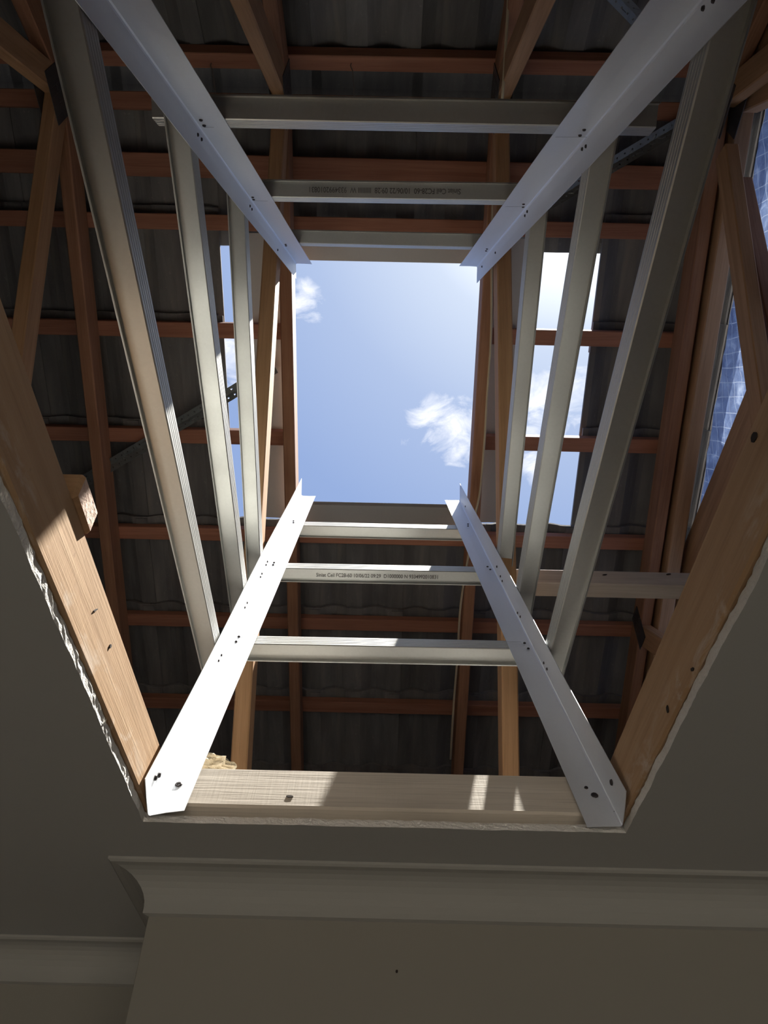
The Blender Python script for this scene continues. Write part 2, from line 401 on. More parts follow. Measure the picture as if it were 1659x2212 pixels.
# ------------------------------------------------------------------ roof: battens and tiles
roof = tag(empty('roof', (0, YR, 2.0)), 'underside of dark concrete tiles hung on red hardwood battens', 'roof', kind='structure')
TW, GA = 0.288, 0.3325
XT = -0.530                                                    # left edge of the opening in the tiles
SB = [-0.312, -0.160, 0.003, 0.312, 0.645, 0.980, 1.305, 1.640, 1.972, 2.305, 2.637, 2.97, 3.30, 3.63, 3.96, 4.29]
XL, XR = XT-8*TW, 0.955
def batten(x0, x1, s, P, w=0.046, t=0.034, tilt=0.0):
    sg = 1 if P is rp else -1
    a, b = P(x0, s, C0+t/2), P(x1, s+tilt, C0+t/2)
    nrm = V((0, sg*NV.y, NV.z))
    return timber('batten', a, b, w, t, M['batten'], roof, nrm, 0.002)
OPX0, OPX1 = -0.30, 0.27
for i, s in enumerate(SB):
    if i in (3, 4):
        batten(XL, -0.31, s, rp); batten(0.285, XR, s, rp)
    elif i == 1: batten(XL, XR, s, rp, 0.062, 0.034, 0.02)
    else: batten(XL, XR, s, rp, 0.044)
SF = [-0.305] + [-0.345+0.35*k for k in range(1, 13)]
for s in SF: batten(XL, XR, s, fp, 0.046)
def tile_geom():
    """one interlocking tile: x across, y down the slope, z out of the roof; origin at head centre-left"""
    nu = 16; L = 0.405; th = 0.012
    def hgt(u):
        q = (u/TW*2) % 1.0
        return 0.021*max(0.0, math.sin(math.pi*min(1, max(0, (q-0.12)/0.66))))**1.25
    us = [TW*i/nu for i in range(nu+1)]
    vs = []; fs = []
    def grid(fn, rows):
        b = len(vs); m = len(rows)
        for y in rows:
            for u in us: vs.append(fn(u, y))
        for r in range(m-1):
            for i in range(nu):
                a = b+r*(nu+1)+i; fs.append((a, a+1, a+nu+2, a+nu+1))
        return b
    lift = lambda y: 0.026*y/L
    under = grid(lambda u, y: (u, y, hgt(u)+lift(y)), [0, L*0.5, L])
    top = grid(lambda u, y: (u, y, hgt(u)+lift(y)+th), [0, L*0.5, L])
    n1 = nu+1
    for i in range(nu):
        fs.append((under+i, under+i+1, top+i+1, top+i)); fs.append((under+2*n1+i, under+2*n1+i+1, top+2*n1+i+1, top+2*n1+i))
    for r in range(2):
        fs.append((under+r*n1, under+(r+1)*n1, top+(r+1)*n1, top+r*n1)); fs.append((under+r*n1+nu, under+(r+1)*n1+nu, top+(r+1)*n1+nu, top+r*n1+nu))
    # head rib and side underlap
    def bx(x0, x1, y0, y1, z0, z1, l0, l1):
        b = len(vs)
        for x in (x0, x1):
            for y, l in ((y0, l0), (y1, l1)):
                for z in (z0, z1): vs.append((x, y, z+l))
        for q in ((0, 1, 3, 2), (4, 6, 7, 5), (0, 4, 5, 1), (2, 3, 7, 6), (0, 2, 6, 4), (1, 5, 7, 3)): fs.append(tuple(b+k for k in q))
    bx(TW-0.022, TW+0.016, 0.004, L-0.03, -0.006, -0.0005, lift(0), lift(L-0.03))
    return vs, fs
TV, TF = tile_geom()
tile_me = bpy.data.meshes.new('tile'); tile_me.from_pydata(TV, [], TF); tile_me.materials.append(M['tile'])
_b = bmesh.new(); _b.from_mesh(tile_me); bmesh.ops.recalc_face_normals(_b, faces=_b.faces); _b.to_mesh(tile_me); _b.free()
def tile_matrix(colu, s, P):
    x = XT+colu*TW; sg = 1 if P is rp else -1
    o = P(x, s-0.045, C0+0.036)
    ys = V((0, sg*SV.y, SV.z)); zs = V((0, sg*NV.y, NV.z))
    if sg > 0: m = Matrix((V((1, 0, 0)), ys, zs))
    else: m = Matrix((V((1, 0, 0)), ys, zs))
    m = m.transposed().to_4x4()
    j = random.uniform(-0.002, 0.002)
    m.translation = o+UP0+V((j, 0, 0))
    if colu == 5: m = m @ Matrix.Diagonal(V((0.46, 1, 1, 1)))          # verge tiles cut to width
    return m
rest_v, rest_f = [], []
def lay(colu, s, P, near):
    m = tile_matrix(colu, s, P)
    if near:
        put(bpy.data.objects.new('tile', tile_me), m, roof)
    else:
        b = len(rest_v)
        rest_v.extend([m @ V(v) - UP0 for v in TV]); rest_f.extend([tuple(b+k for k in f) for f in TF])
for i, s in enumerate([-0.292]+SB[2:], 1):
    for cidx in range(-8, 6):
        if i in (2, 3, 4) and 0 <= cidx <= 3: continue
        lay(cidx, s, rp, -4 <= cidx < 6 and i < 10)
for k, s in enumerate(SF):
    for cidx in range(-8, 6): lay(cidx, s, fp, -4 <= cidx < 6 and k < 3)
tag(mk('tile_field', rest_v, rest_f, M['tile'], roof), kind='stuff')
# ridge capping
rc = []
for cidx in range(-8, 6):
    x0 = XT+cidx*TW; pts = []; seg = 8; vs = []; fs = []
    zc_ = rp(0, ridge_s(C0), C0).z+0.02
    for xx in (x0, x0+TW+0.03):
        for r in (0.135, 0.120):
            for i in range(seg+1):
                a = R_(10+160*i/seg); vs.append((xx, YR+r*math.cos(a)*1.05, zc_+r*math.sin(a)*0.75))
    n1 = seg+1
    for i in range(seg):
        fs += [(i, i+1, 2*n1+i+1, 2*n1+i), (n1+i, n1+i+1, 3*n1+i+1, 3*n1+i), (i, i+1, n1+i+1, n1+i), (2*n1+i, 2*n1+i+1, 3*n1+i+1, 3*n1+i)]
    fs += [(0, n1, 3*n1, 2*n1), (seg, n1+seg, 3*n1+seg, 2*n1+seg)]
    mk('ridge_tile', vs, fs, M['tile'], roof)

# attic ends
def tri_wall(name, x, m, label, t=0.05):
    y0, z0 = rp(0, 4.45, C0).y, H+0.01
    pr = rp(0, ridge_s(C0), C0)
    a = [V((x, y0, rp(0, 4.45, C0).z-0.05)), V((x, YR, pr.z+0.03)), V((x, 2*YR-y0, rp(0, 4.45, C0).z-0.05))]
    vs = a+[p+V((t, 0, 0)) for p in a]
    return tag(mk(name, vs, [(0, 1, 2), (3, 5, 4), (0, 3, 4, 1), (1, 4, 5, 2), (2, 5, 3, 0)], m), label, 'wall', kind='structure')
tri_wall('wall_attic_left', XL-0.05, M['gable'], 'dark timber gable end at the far left of the roof space')
def gable_end():
    """boarded gable with a foil-covered opening"""
    g = tag(empty('wall_attic_right', (1.12, YR, H)), 'boarded gable end around the silver foil', 'wall', kind='structure')
    y1 = rp(0, 4.45, C0).y; roofz = lambda y: rp(0, ridge_s(C0), C0).z+0.045-abs(y-YR)*math.tan(PIT)
    def board(ya, yb, za):
        a = [V((1.045, ya, za)), V((1.045, yb, za)), V((1.045, yb, roofz(yb))), V((1.045, ya, roofz(ya)))]
        vs = a+[p+V((0.03, 0, 0)) for p in a]
        mk('wall_board', vs, [(0, 1, 2, 3), (4, 7, 6, 5), (0, 4, 5, 1), (1, 5, 6, 2), (2, 6, 7, 3), (3, 7, 4, 0)], M['gable'], g)
    ya = 2*YR-y1
    while ya < y1-0.05:
        yb = ya+0.20
        if yb <= FY0+1e-3 or ya >= FY1-1e-3: board(ya, min(yb, y1), H+0.01)
        ya = yb
    zb = H+0.01
    while zb < FZ0-0.01:
        box('wall_board', (1.045, FY0, zb), (1.075, FY1, zb+0.197), M['gable'], g); zb += 0.2
y1_ = rp(0, 4.45, C0).y
FY0 = 2*YR-y1_+0.20*round((0.66-(2*YR-y1_))/0.20); FY1 = FY0+1.8; FZ0 = 1.46
gable_end()
for nm, y in (('wall_eave_near', rp(0, 4.35, C0).y), ('wall_eave_far', 2*YR-rp(0, 4.35, C0).y)):
    slab(nm, (XL-0.05, y-0.02, H-0.3), (1.22, y+0.02, H+0.35), M['gable'], 'dark eave board closing the roof space', 'wall')
# plasterboard and beams outside the room ceiling, closing the loft floor
for nm, lo, hi in (('ceiling_beyond_near', (XL-.05, YEND+.021, H), (1.22, 4.3, H+.01)), ('ceiling_beyond_left', (XL-.05, -3.0, H), (RX0-.001, YEND+.02, H+.01)), ('ceiling_beyond_far', (XL-.05, -3.2, H), (1.22, RY0-.001, H+.01))):
    slab(nm, lo, hi, M['ceil'], 'plasterboard ceiling of a neighbouring room', 'ceiling')

# ------------------------------------------------------------------ trusses
def sg_(k): return 1 if k == 1 else -1
def truss(x, label, th=0.036, webs=(1, 2), m1='truss', m2='web', dep=0.085, low=0.0, plate=True, heel=False, wa=33.0):
    t = tag(empty('roof_truss', (x, YR, H+0.01)), label, 'truss', 'roof trusses')
    X = V((1, 0, 0))
    c = C0-dep/2-low
    timber('top_chord', rp(x, ridge_s(c)+0.02, c), rp(x, 4.3, c), th, dep, M[m1], t, NV)
    timber('top_chord', fp(x, ridge_s(c)+0.02, c), fp(x, 4.3, c), th, dep, M[m1], t, V((0, -NV.y, NV.z)))
    za = rp(0, ridge_s(C0-0.13-low), C0-0.13-low).z
    for sg in webs:
        d = V((0, sg_(sg)*math.sin(R_(wa)), -math.cos(R_(wa))))
        A = V((x, YR+0.045*d.y, za+0.03)); L = (A.z-H-0.06)/math.cos(R_(wa))
        timber('web', A, A+d*L, th, 0.068, M[m2], t, V((0, 0, 1)))
    if heel:                                                   # third web rising to the middle of the rafter
        q = rp(x, 1.27, C0-dep-low); d = V((0, -math.sin(R_(40)), -math.cos(R_(40))))
        timber('web', q, q+d*1.1, th, 0.068, M[m2], t, V((0, 0, 1)))
        plate_at(t, V((x-th/2-0.001, q.y-0.01, q.z+0.02)), 0.07, 0.13)
    if plate:
        for sgn in (-1, 1): plate_at(t, V((x+sgn*(th/2+0.001), YR, za+0.035)), 0.13, 0.16)
    return t
def plate_at(t, c, w, h):
    """toothed nail plate on a face normal to X"""
    n = 6; vs = []; fs = []
    sgn = 0.0008
    for i in range(n):
        y0 = c.y-w/2+w*i/n; y1 = y0+w/n*0.72
        for z0, z1 in ((c.z-h/2, c.z-h*0.18), (c.z-h*0.16, c.z+h*0.16), (c.z+h*0.18, c.z+h/2)):
            b = len(vs)
            for xx in (c.x-sgn, c.x+sgn):
                vs += [(xx, y0, z0), (xx, y1, z0), (xx, y1, z1), (xx, y0, z1)]
            for q in ((0, 1, 2, 3), (4, 5, 6, 7), (0, 1, 5, 4), (1, 2, 6, 5), (2, 3, 7, 6), (3, 0, 4, 7)): fs.append(tuple(b+k for k in q))
    b = len(vs); yy, zz = w/2, h/2
    for xx in (c.x-0.0004, c.x+0.0004): vs += [(xx, c.y-yy, c.z-zz), (xx, c.y+yy, c.z-zz), (xx, c.y+yy, c.z+zz), (xx, c.y-yy, c.z+zz)]
    for q in ((0, 1, 2, 3), (4, 5, 6, 7), (0, 1, 5, 4), (1, 2, 6, 5), (2, 3, 7, 6), (3, 0, 4, 7)): fs.append(tuple(b+k for k in q))
    return mk('nail_plate', vs, fs, M['plate'], t)
XTR = (-0.905, -0.305, 0.279, 0.872)
truss(XTR[0], 'dark red hardwood roof truss at the far left with a ridge nail plate')
truss(XTR[1], 'roof truss forming the left side of the sky opening')
truss(XTR[2], 'roof truss forming the right side of the sky opening, cable clipped along it')
truss(XTR[3], 'dark red roof truss at the right, beside the lighter gable frame', heel=True, webs=(2,))
truss(0.924, 'lighter brown gable frame standing in front of the silver foil', th=0.045, m1='gable', m2='gable', dep=0.092, low=0.02, plate=False, wa=27.0, webs=(2,))

gt = [o for o in col.objects if o.get('label', '').startswith('lighter brown gable')][0]
rt = [o for o in col.objects if o.get('label', '').startswith('dark red roof truss at the right')][0]
for own, q0, q1, xx, wd_, mm in ((rt, (1591, 480), (1640, 830), 0.872, 0.036, 'web'), (gt, (1627, 540), (1692, 860), 0.935, 0.040, 'truss')):
    ga, gb = on_plane(q0[0], q0[1], V((1, 0, 0)), xx), on_plane(q1[0], q1[1], V((1, 0, 0)), xx)
    gd = (gb-ga).normalized()
    timber('web', ga-gd*0.22, ga+gd*((ga.z-H-0.1)/abs(gd.z)), wd_, 0.065, M[mm], own)
# tie beam on the gable frame, foil behind it
tb0, tb1 = on_plane(1640, 800, V((1, 0, 0)), 0.9675), on_plane(1472, 1187, V((1, 0, 0)), 0.9675)
zt = (tb0.z+tb1.z)/2+0.012
tag(timber('tie_beam', (0.99, 0.1, zt-0.055), (0.99, 3.0, zt-0.055), 0.045, 0.11, M['gable']), 'brown horizontal tie beam below the silver foil', 'beam')
def foil():
    from mathutils import noise
    vs = []; fs = []; ny, nz = 80, 36
    for i in range(ny+1):
        for j in range(nz+1):
            y = FY0-0.03+(FY1-FY0+0.06)*i/ny
            zt_ = 2.40-abs(y-YR)*0.445; zb = FZ0-0.06
            z = zb+(zt_-zb)*j/nz
            x = 1.026+0.008*noise.noise(V((0, y*9, z*9)))+0.005*noise.noise(V((3, y*24, z*24)))
            vs.append((x, y, z))
    for i in range(ny):
        for j in range(nz): a = i*(nz+1)+j; fs.append((a, a+1, a+nz+2, a+nz+1))
    o = mk('foil_sheet', vs, fs, M['foil'], smooth=True)
    return tag(o, 'crinkled silver foil glowing blue behind the gable frame', 'foil')
foil()
# pale brace fixed across the webs at the right
br = tag(timber('web_brace', (0.302, 1.4545, 1.2725), (0.925, 1.4545, 1.2725), 0.051, 0.045, M['brace']), 'pale weathered brace batten crossing behind the right-hand channels', 'brace')

# ------------------------------------------------------------------ ceiling framing round the hole
jl = tag(timber('ceiling_joist', (HX0-0.0225+.003, -1.6, H+0.0150+0.0425), (HX0-0.0225+.003, 2.6, H+0.0150+0.0425), 0.045, 0.085, M['joist']), 'orange timber joist along the left edge of the hole, partly sunlit', 'joist', 'joists beside the ceiling hole')
jr = tag(timber('ceiling_joist', (HX1+0.0225-.003, -1.6, H+0.0150+0.0425), (HX1+0.0225-.003, 2.6, H+0.0150+0.0425), 0.045, 0.085, M['joist']), 'orange timber joist along the right edge of the hole, in shade', 'joist', 'joists beside the ceiling hole')
xa, xb = HX0+0.004, HX1-0.004
ND = V((0, 0.4434, 0.8963)); NO = V((0, 0.8963, -0.4434))         # along / out of the near side of the shaft
tfc = V((0, 1.0122, 0.5112))+NO*0.0022                         # middle of the trimmer face, lying against the back of the angles
tc_ = tfc+NO*0.0185
tr = tag(timber('trimmer', V((xa, 0, 0))+tc_, V((xb, 0, 0))+tc_, 0.037, 0.080, M['trimmer'], up=ND), 'pale grey trimmer board across the near edge of the hole', 'trimmer')
tag(timber('trimmer', (xa, HY0-0.004-0.0175, H+0.055), (xb, HY0-0.004-0.0175, H+0.055), 0.035, 0.085, M['trimmer']), 'trimmer board across the far edge of the hole, out of view overhead', 'trimmer')
def knot(px, nrm, d, a, b, parent, ang=0.0, name='nail_hole'):
    c = on_plane(px[0], px[1], nrm, d)
    ax = V((1, 0, 0)) if abs(nrm.x) < 0.5 else V((0, 1, 0)); az = V((0, 0, 1)) if abs(nrm.z) < 0.2 else ax.cross(nrm)
    vs = []; N = 10; rn = random.Random(px[0])
    for i in range(N):
        q = 2*math.pi*i/N; k = rn.uniform(0.8, 1.15); e, f_ = a*math.cos(q)*k, b*math.sin(q)*k
        vs.append(c+ax*(e*math.cos(ang)-f_*math.sin(ang))+az*(e*math.sin(ang)+f_*math.cos(ang)))
    s = nrm*(-0.0012 if nrm.dot(c) > 0 else 0.0012)
    vs += [v+s for v in vs]; fs = [tuple(range(N)), tuple(range(N, 2*N))]+[(i, (i+1) % N, N+(i+1) % N, N+i) for i in range(N)]
    return mk(name, vs, fs, M['mark'], parent)
knot((626, 1721), NO, NO.dot(tfc), 0.005, 0.0022, tr)
for q in ((1306, 1242), (1444, 1241)): knot(q, V((0, 1, 0)), 1.4290, 0.006, 0.0022, br, 0.2)
for q, a_, b_ in (((1630, 945), 0.006, 0.004), ((1497, 1446), 0.004, 0.002), ((1443, 1532), 0.003, 0.004), ((1268, 1735), 0.003, 0.0015)): knot(q, V((1, 0, 0)), HX1-0.003, a_, b_, jr, 0.4, 'knot')
for q, a_, b_ in (((205, 1318), 0.006, 0.0009), ((237, 1396), 0.003, 0.002)): knot(q, V((1, 0, 0)), HX0+0.003, a_, b_, jl, 0.9, 'knot')
block = tag(timber('timber_offcut', (-0.70, 0.543, 0.5645), (-0.296, 0.543, 0.5645), 0.056, 0.034, M['gable'], ends=M['endgrain'], bev=0.004), 'sawn-off timber stub with pink end grain resting on the left joist', 'offcut')
# insulation tuft
def wool():
    bm = bmesh.new(); bmesh.ops.create_icosphere(bm, subdivisions=4, radius=1)
    rn = random.Random(2)
    from mathutils import noise
    for v in bm.verts:
        k = 1+0.45*noise.noise(v.co*2.3)+0.25*noise.noise(v.co*6)
        v.co = V((v.co.x*0.032*k, v.co.y*0.022*k, v.co.z*0.016*k))
    me = bpy.data.meshes.new('insulation_tuft'); bm.to_mesh(me); bm.free(); me.materials.append(M['wool'])
    c = on_plane(458, 1652, V((0, 1, 0)), 1.115)
    return tag(put(bpy.data.objects.new('insulation_tuft', me), Matrix.Translation(c+V((0, 0, -0.004))+UP0)), 'cream tuft of insulation wool showing over the pale trimmer board', 'insulation')
wool()

# ------------------------------------------------------------------ the shaft: corner angles and furring channels
FOLD = {'NL': (V((-0.296, 0.983, H+0.002)), on_plane(651, 1071, NV, 2.26)),
        'NR': (V((0.309, 0.982, H+0.002)), on_plane(993.5, 1081, NV, 2.26)),
        'FL': (V((-0.296, -0.159, H+0.002)), on_plane(639, 569, NV, 2.26)),
        'FR': (V((0.309, -0.150, H+0.002)), on_plane(1031, 575.6, NV, 2.26))}
def fdir(k): return (FOLD[k][1]-FOLD[k][0]).normalized()
def inward(side):
    """inward-facing normal of a side of the shaft"""
    a, b = {'N': ('NL', 'NR'), 'F': ('FL', 'FR'), 'L': ('NL', 'FL'), 'R': ('NR', 'FR')}[side]
    n = (FOLD[a][1]-FOLD[a][0]).cross(FOLD[b][0]-FOLD[a][0]).normalized()
    cen = sum((f[0]+f[1] for f in FOLD.values()), V((0, 0, 0)))/8
    return n if n.dot(cen-FOLD[a][0]) > 0 else -n
NRM = {k: inward(k) for k in 'NFLR'}
def angle(k, wa, wb, label, cut=0.0):
    """folded sheet-metal angle; first leg on the near/far side, second on the left/right side"""
    b, t = FOLD[k]; d = fdir(k)
    other = {'NL': 'NR', 'NR': 'NL', 'FL': 'FR', 'FR': 'FL'}[k]; opp = {'NL': 'FL', 'FL': 'NL', 'NR': 'FR', 'FR': 'NR'}[k]
    la = FOLD[other][0]-b; la = (la-d*la.dot(d)).normalized()
    lb = FOLD[opp][0]-b; lb = (lb-d*lb.dot(d)).normalized()
    n = 24; vs = []; fs = []; r = 0.0032
    cols = [la*wa, la*wa*0.5, la*r, (la+lb)*r*0.28, lb*r, lb*wb*0.5, lb*wb]
    rn = random.Random(k)
    for i in range(n+1):
        f = i/n
        for j, c in enumerate(cols):
            e = d*(cut*(1-j/2) if (i == 0 and j < 2) else 0)
            wob = 0.0 if j in (2, 3, 4) else 0.0012*math.sin(f*9+j)*(0.5 if j in (1, 5) else 1)
            vs.append(b.lerp(t, f)+c+e+(NRM[k[0]] if j < 3 else NRM[k[1]])*wob)
    m = len(cols)
    for i in range(n):
        for j in range(m-1): fs.append((i*m+j, i*m+j+1, (i+1)*m+j+1, (i+1)*m+j))
    root = tag(empty('corner_angle', b), label, 'metal angle', 'corner angles of the skylight shaft')
    o = mk('folded_sheet', vs, fs, M['angle'], root)
    for p in o.data.polygons: p.use_smooth = False
    sm = o.modifiers.new('thick', 'SOLIDIFY'); sm.thickness = 0.0009; sm.offset = 0
    return root
ANG = {'NL': angle('NL', 0.0435, 0.055, 'sunlit metal corner angle rising from the near left hole corner', 0.012),
       'NR': angle('NR', 0.0455, 0.053, 'grey metal corner angle rising from the near right hole corner'),
       'FL': angle('FL', 0.0442, 0.040, 'pale blue metal corner angle running off the top left'),
       'FR': angle('FR', 0.0492, 0.0442, 'pale blue metal corner angle running off the top right')}
def screw(k, px, leg, r=0.0028, hole=False):
    side = k[leg]; n = NRM[side]; b = FOLD[k][0]
    c = on_plane(px[0], px[1], n, n.dot(b))
    u_ = n.orthogonal().normalized(); v_ = n.cross(u_); vs = []; fs = []; N = 8
    for ring, (rr, h) in enumerate(((r, 0.0004), (r*0.8, 0.0022), (r*0.35, 0.0012))):
        for i in range(N):
            q = 2*math.pi*i/N; vs.append(c+n*h+u_*rr*math.cos(q)+v_*rr*math.sin(q))
    for ring in range(2):
        for i in range(N): fs.append((ring*N+i, ring*N+(i+1) % N, (ring+1)*N+(i+1) % N, (ring+1)*N+i))
    fs.append(tuple(range(2*N, 3*N))); fs.append(tuple(range(N)))
    return mk('screw', vs, fs, M['screw'], ANG[k], smooth=True)
for k, leg, pts in (
    ('NL', 0, ((516, 1376), (510, 1387), (592, 1216), (590, 1221), (634, 1126), (634, 1130))),
    ('NL', 1, ((477, 1415), (471, 1427), (533, 1302), (528, 1312), (565, 1239), (562, 1246), (577, 1213), (574, 1220))),
    ('NR', 0, ((1133, 1390), (1141, 1402), (1053, 1225), (1059, 1231), (1011, 1133), (1011, 1137))),
    ('NR', 1, ((1176, 1432), (1183, 1445), (1119, 1324), (1125, 1332), (1082, 1245), (1086, 1255), (1074, 1224), (1006, 1094))),
    ('FL', 0, ((434, 258), (441, 270), (546, 425), (548, 430), (617, 527), (618, 530))),
    ('FL', 1, ((426, 291), (434, 301), (539, 445), (543, 452), (599, 540))),
    ('FR', 0, ((1262, 279), (1253, 291), (1131, 440), (1130, 446), (1052, 537), (1050, 541))),
    ('FR', 1, ((1267, 316), (1259, 322), (1140, 457), (1135, 466), (1521, 18), (1543, 1), (1071, 546), (1042, 576)))):
    for q in pts: screw(k, q, leg)
for k, leg, q, r in (('NL', 0, (386, 1696), 0.0055), ('NL', 1, (335, 1680), 0.004), ('NL', 1, (343, 1674), 0.004), ('NR', 0, (1284, 1719), 0.0055), ('NR', 0, (1266, 1703), 0.003), ('NR', 1, (1322, 1690), 0.0045), ('NR', 1, (1329, 1754), 0.0018)):
    screw(k, q, leg, r)
def pencil(k, q0, q1):
    n = NRM[k[0]]; d = n.dot(FOLD[k][0]); a, b = on_plane(*q0, n, d)+n*0.0012, on_plane(*q1, n, d)+n*0.0012
    z = fdir(k)*0.0005
    mk('pencil_line', [a-z, b-z, b+z, a+z, a-z+n*.0002, b-z+n*.0002, b+z+n*.0002, a+z+n*.0002], [(0, 1, 2, 3), (4, 5, 6, 7), (0, 1, 5, 4), (2, 3, 7, 6)], M['pencil'], ANG[k])
for k, a, b in (('FL', (441, 273), (462, 273)), ('FL', (549, 432), (578, 433)), ('FR', (1200, 294), (1268, 294)), ('FR', (1092, 445), (1132, 445)), ('NL', (520, 1372), (552, 1372)), ('NR', (1090, 1387), (1125, 1388))):
    pencil(k, a, b)

def profile():
    f = 0.0165; pts = [(-0.0310, 0.0265), (-0.0310, 0.0280), (-0.0205, 0.0280), (-f-0.0006, 0.0015), (-f+0.001, 0.0)]
    for g in (-0.0095, -0.0035, 0.0035, 0.0095):
        pts += [(g-0.0009, 0.0), (g, 0.0011), (g+0.0009, 0.0)]
    pts += [(f-0.001, 0.0), (f+0.0006, 0.0015), (0.0205, 0.0280), (0.0310, 0.0280), (0.0310, 0.0265)]
    return pts
PROF = profile()
def channel(A, B, side, label, e0=0.0, e1=0.0):
    """hat-section furring channel with ribbed face against the back of the angles"""
    A, B = V(A), V(B); a = (B-A).normalized(); n = NRM[side]; n = (n-a*n.dot(a)).normalized(); w = a.cross(n)
    A = A-a*e0-n*0.0014; B = B+a*e1-n*0.0014; vs = []; fs = []; k = len(PROF)
    L = (B-A).length; m = 2
    # flat outline of the sheet with thickness
    for P in (A, B):
        for t_ in (0.0, 0.0008):
            for (pw, pd) in PROF: vs.append(P+w*pw-n*(pd+t_))
    for j in range(k-1):
        fs.append((j, j+1, 2*k+j+1, 2*k+j)); fs.append((k+j, 3*k+j, 3*k+j+1, k+j+1))
        fs.append((j, k+j, k+j+1, j+1)); fs.append((2*k+j, 2*k+j+1, 3*k+j+1, 3*k+j))
    fs.append((0, 2*k, 3*k, k)); fs.append((k-1, 2*k-1, 4*k-1, 3*k-1))
    o = mk('furring_channel', vs, fs, M['channel'])
    return tag(o, label, 'metal channel', 'furring channels round the skylight shaft'), A, B, a, n, w
def fold_at(k, f): return FOLD[k][0].lerp(FOLD[k][1], f)
# near and far sides (run left to right); fractions measured along the corner folds
near2 = None
for f0, f1, lab in ((0.344, 0.348, 'lowest near channel, plain beige face, sunlit ribs at left'),
                    (0.607, 0.613, 'near channel with printed lettering, second from the bottom'),
                    (0.822, 0.826, 'topmost near channel, just under the sky opening')):
    r = channel(fold_at('NL', f0), fold_at('NR', f1), 'N', lab, 0.004, 0.012)
    if f0 == 0.607: near2 = r
far2 = None
for f0, f1, lab, e0, e1 in ((0.464, 0.457, 'widest dark channel across the top of the shaft', 0.058, 0.085),
                            (0.6685, 0.659, 'far channel with upside-down printed lettering', 0.0, 0.006),
                            (0.877, 0.8805, 'shortest far channel, just above the sky opening', 0.0, 0.006)):
    r = channel(fold_at('FL', f0), fold_at('FR', f1), 'F', lab, e0, e1)
    if f0 == 0.6685: far2 = r
for zn, zf, lab in ((0.286, 0.253, 'outermost left channel, large with cream face'), (0.445, 0.451, 'middle channel of the three on the left'), (0.562, 0.647, 'innermost left channel beside the sky opening')):
    channel(fold_at('NL', zn), fold_at('FL', zf), 'L', lab, 0.03 if zn > 0.55 else 0.012, 0.012)
for zn, zf, lab in ((0.291, 0.260, 'outermost right channel, large with shaded grey face'), (0.459, 0.459, 'middle channel of the three on the right'), (0.5975, 0.664, 'innermost right channel beside the sky opening')):
    channel(fold_at('NR', zn), fold_at('FR', zf), 'R', lab, 0.05 if zn > 0.55 else 0.012, 0.012)
# printed lettering on two channels
def lettering(text, ch, flip, size, x0, x1, sgn):
    o, A, B, a, n, w = ch
    cu = bpy.data.curves.new('printed_lettering', 'FONT'); cu.body = text; cu.size = 1.0; cu.align_x = 'LEFT'; cu.align_y = 'CENTER'; cu.offset = 0.014
    to = bpy.data.objects.new('tmp', cu); col.objects.link(to)
    bpy.context.view_layer.update()
    me = bpy.data.meshes.new_from_object(to.evaluated_get(bpy.context.evaluated_depsgraph_get()))
    bpy.data.objects.remove(to, do_unlink=True)
    wid = max(v.co.x for v in me.vertices)
    side_dir = (w*sgn*0.004 - n*0.0265).normalized()          # from ribbed edge towards the lip, on the visible side wall
    outn = a.cross(side_dir); outn = outn if outn.dot(V((0, 0, -1))) > 0 else -outn
    xd = V((1, 0, 0)) if not flip else V((-1, 0, 0)); xd = a if a.dot(xd) > 0 else -a
    up = -side_dir
    c0 = A+w*sgn*0.0186-n*0.0148
    cx = c0+a*((x0 if not flip else x1)-c0.x)/a.x+outn*0.0011
    sc = abs(x1-x0)/wid
    for v in me.vertices:
        q = v.co.copy(); v.co = xd*(q.x*sc)+up*(q.y*size)
    me.materials.clear(); me.materials.append(M['ink']); me.name = 'printed_lettering'
    return put(bpy.data.objects.new('printed_lettering', me), Matrix.Translation(cx+UP0), o)
def wsign(ch):                                                  # which side wall faces down
    return 1 if ch[5].z < 0 else -1
def x_on(px, py, ch): n = ch[4]; return on_plane(px, py, n, n.dot(ch[1])).x
lettering('Siniat Ceil FC28-60 10/06/22 09:29  D1000000 N 9334992010831', near2, False, 0.0125, x_on(682, 1232, near2), x_on(947, 1238, near2), wsign(near2))
lettering('Siniat Ceil FC28-60  10/06/22 09:28  IIIIIIIII W  9334992010831', far2, True, 0.0135, x_on(664, 415, far2), x_on(997, 425, far2), wsign(far2))

# ------------------------------------------------------------------ flashings round the opening
def sheet(name, pts, label, mat_='flash', th=0.0012):
    o = mk(name, pts, [tuple(range(len(pts)))], M[mat_]); sm = o.modifiers.new('thick', 'SOLIDIFY'); sm.thickness = th
    return tag(o, label, 'flashing')
def strip(name, rows, label):
    """bent sheet: rows of two points"""
    vs = [p for r in rows for p in r]; fs = [(2*i, 2*i+1, 2*i+3, 2*i+2) for i in range(len(rows)-1)]
    o = mk(name, vs, fs, M['flash']); sm = o.modifiers.new('thick', 'SOLIDIFY'); sm.thickness = 0.0012
    return tag(o, label, 'flashing')
strip('flashing', [(rp(-0.290, 0.02, C0+.040), rp(0.262, 0.02, C0+.040)), (rp(-0.290, 0.103, C0+.044), rp(0.262, 0.103, C0+.044)), (rp(-0.290, 0.104, C0+.075), rp(0.262, 0.104, C0+.075))], 'grey flashing strip along the top edge of the sky opening')
strip('flashing', [(rp(-0.285, 0.850, C0-.012), rp(0.258, 0.850, C0-.012)), (rp(-0.285, 0.868, C0+.010), rp(0.258, 0.868, C0+.010)), (rp(-0.285, 0.965, C0+.036), rp(0.258, 0.965, C0+.036))], 'grey flashing apron along the bottom edge of the sky opening')
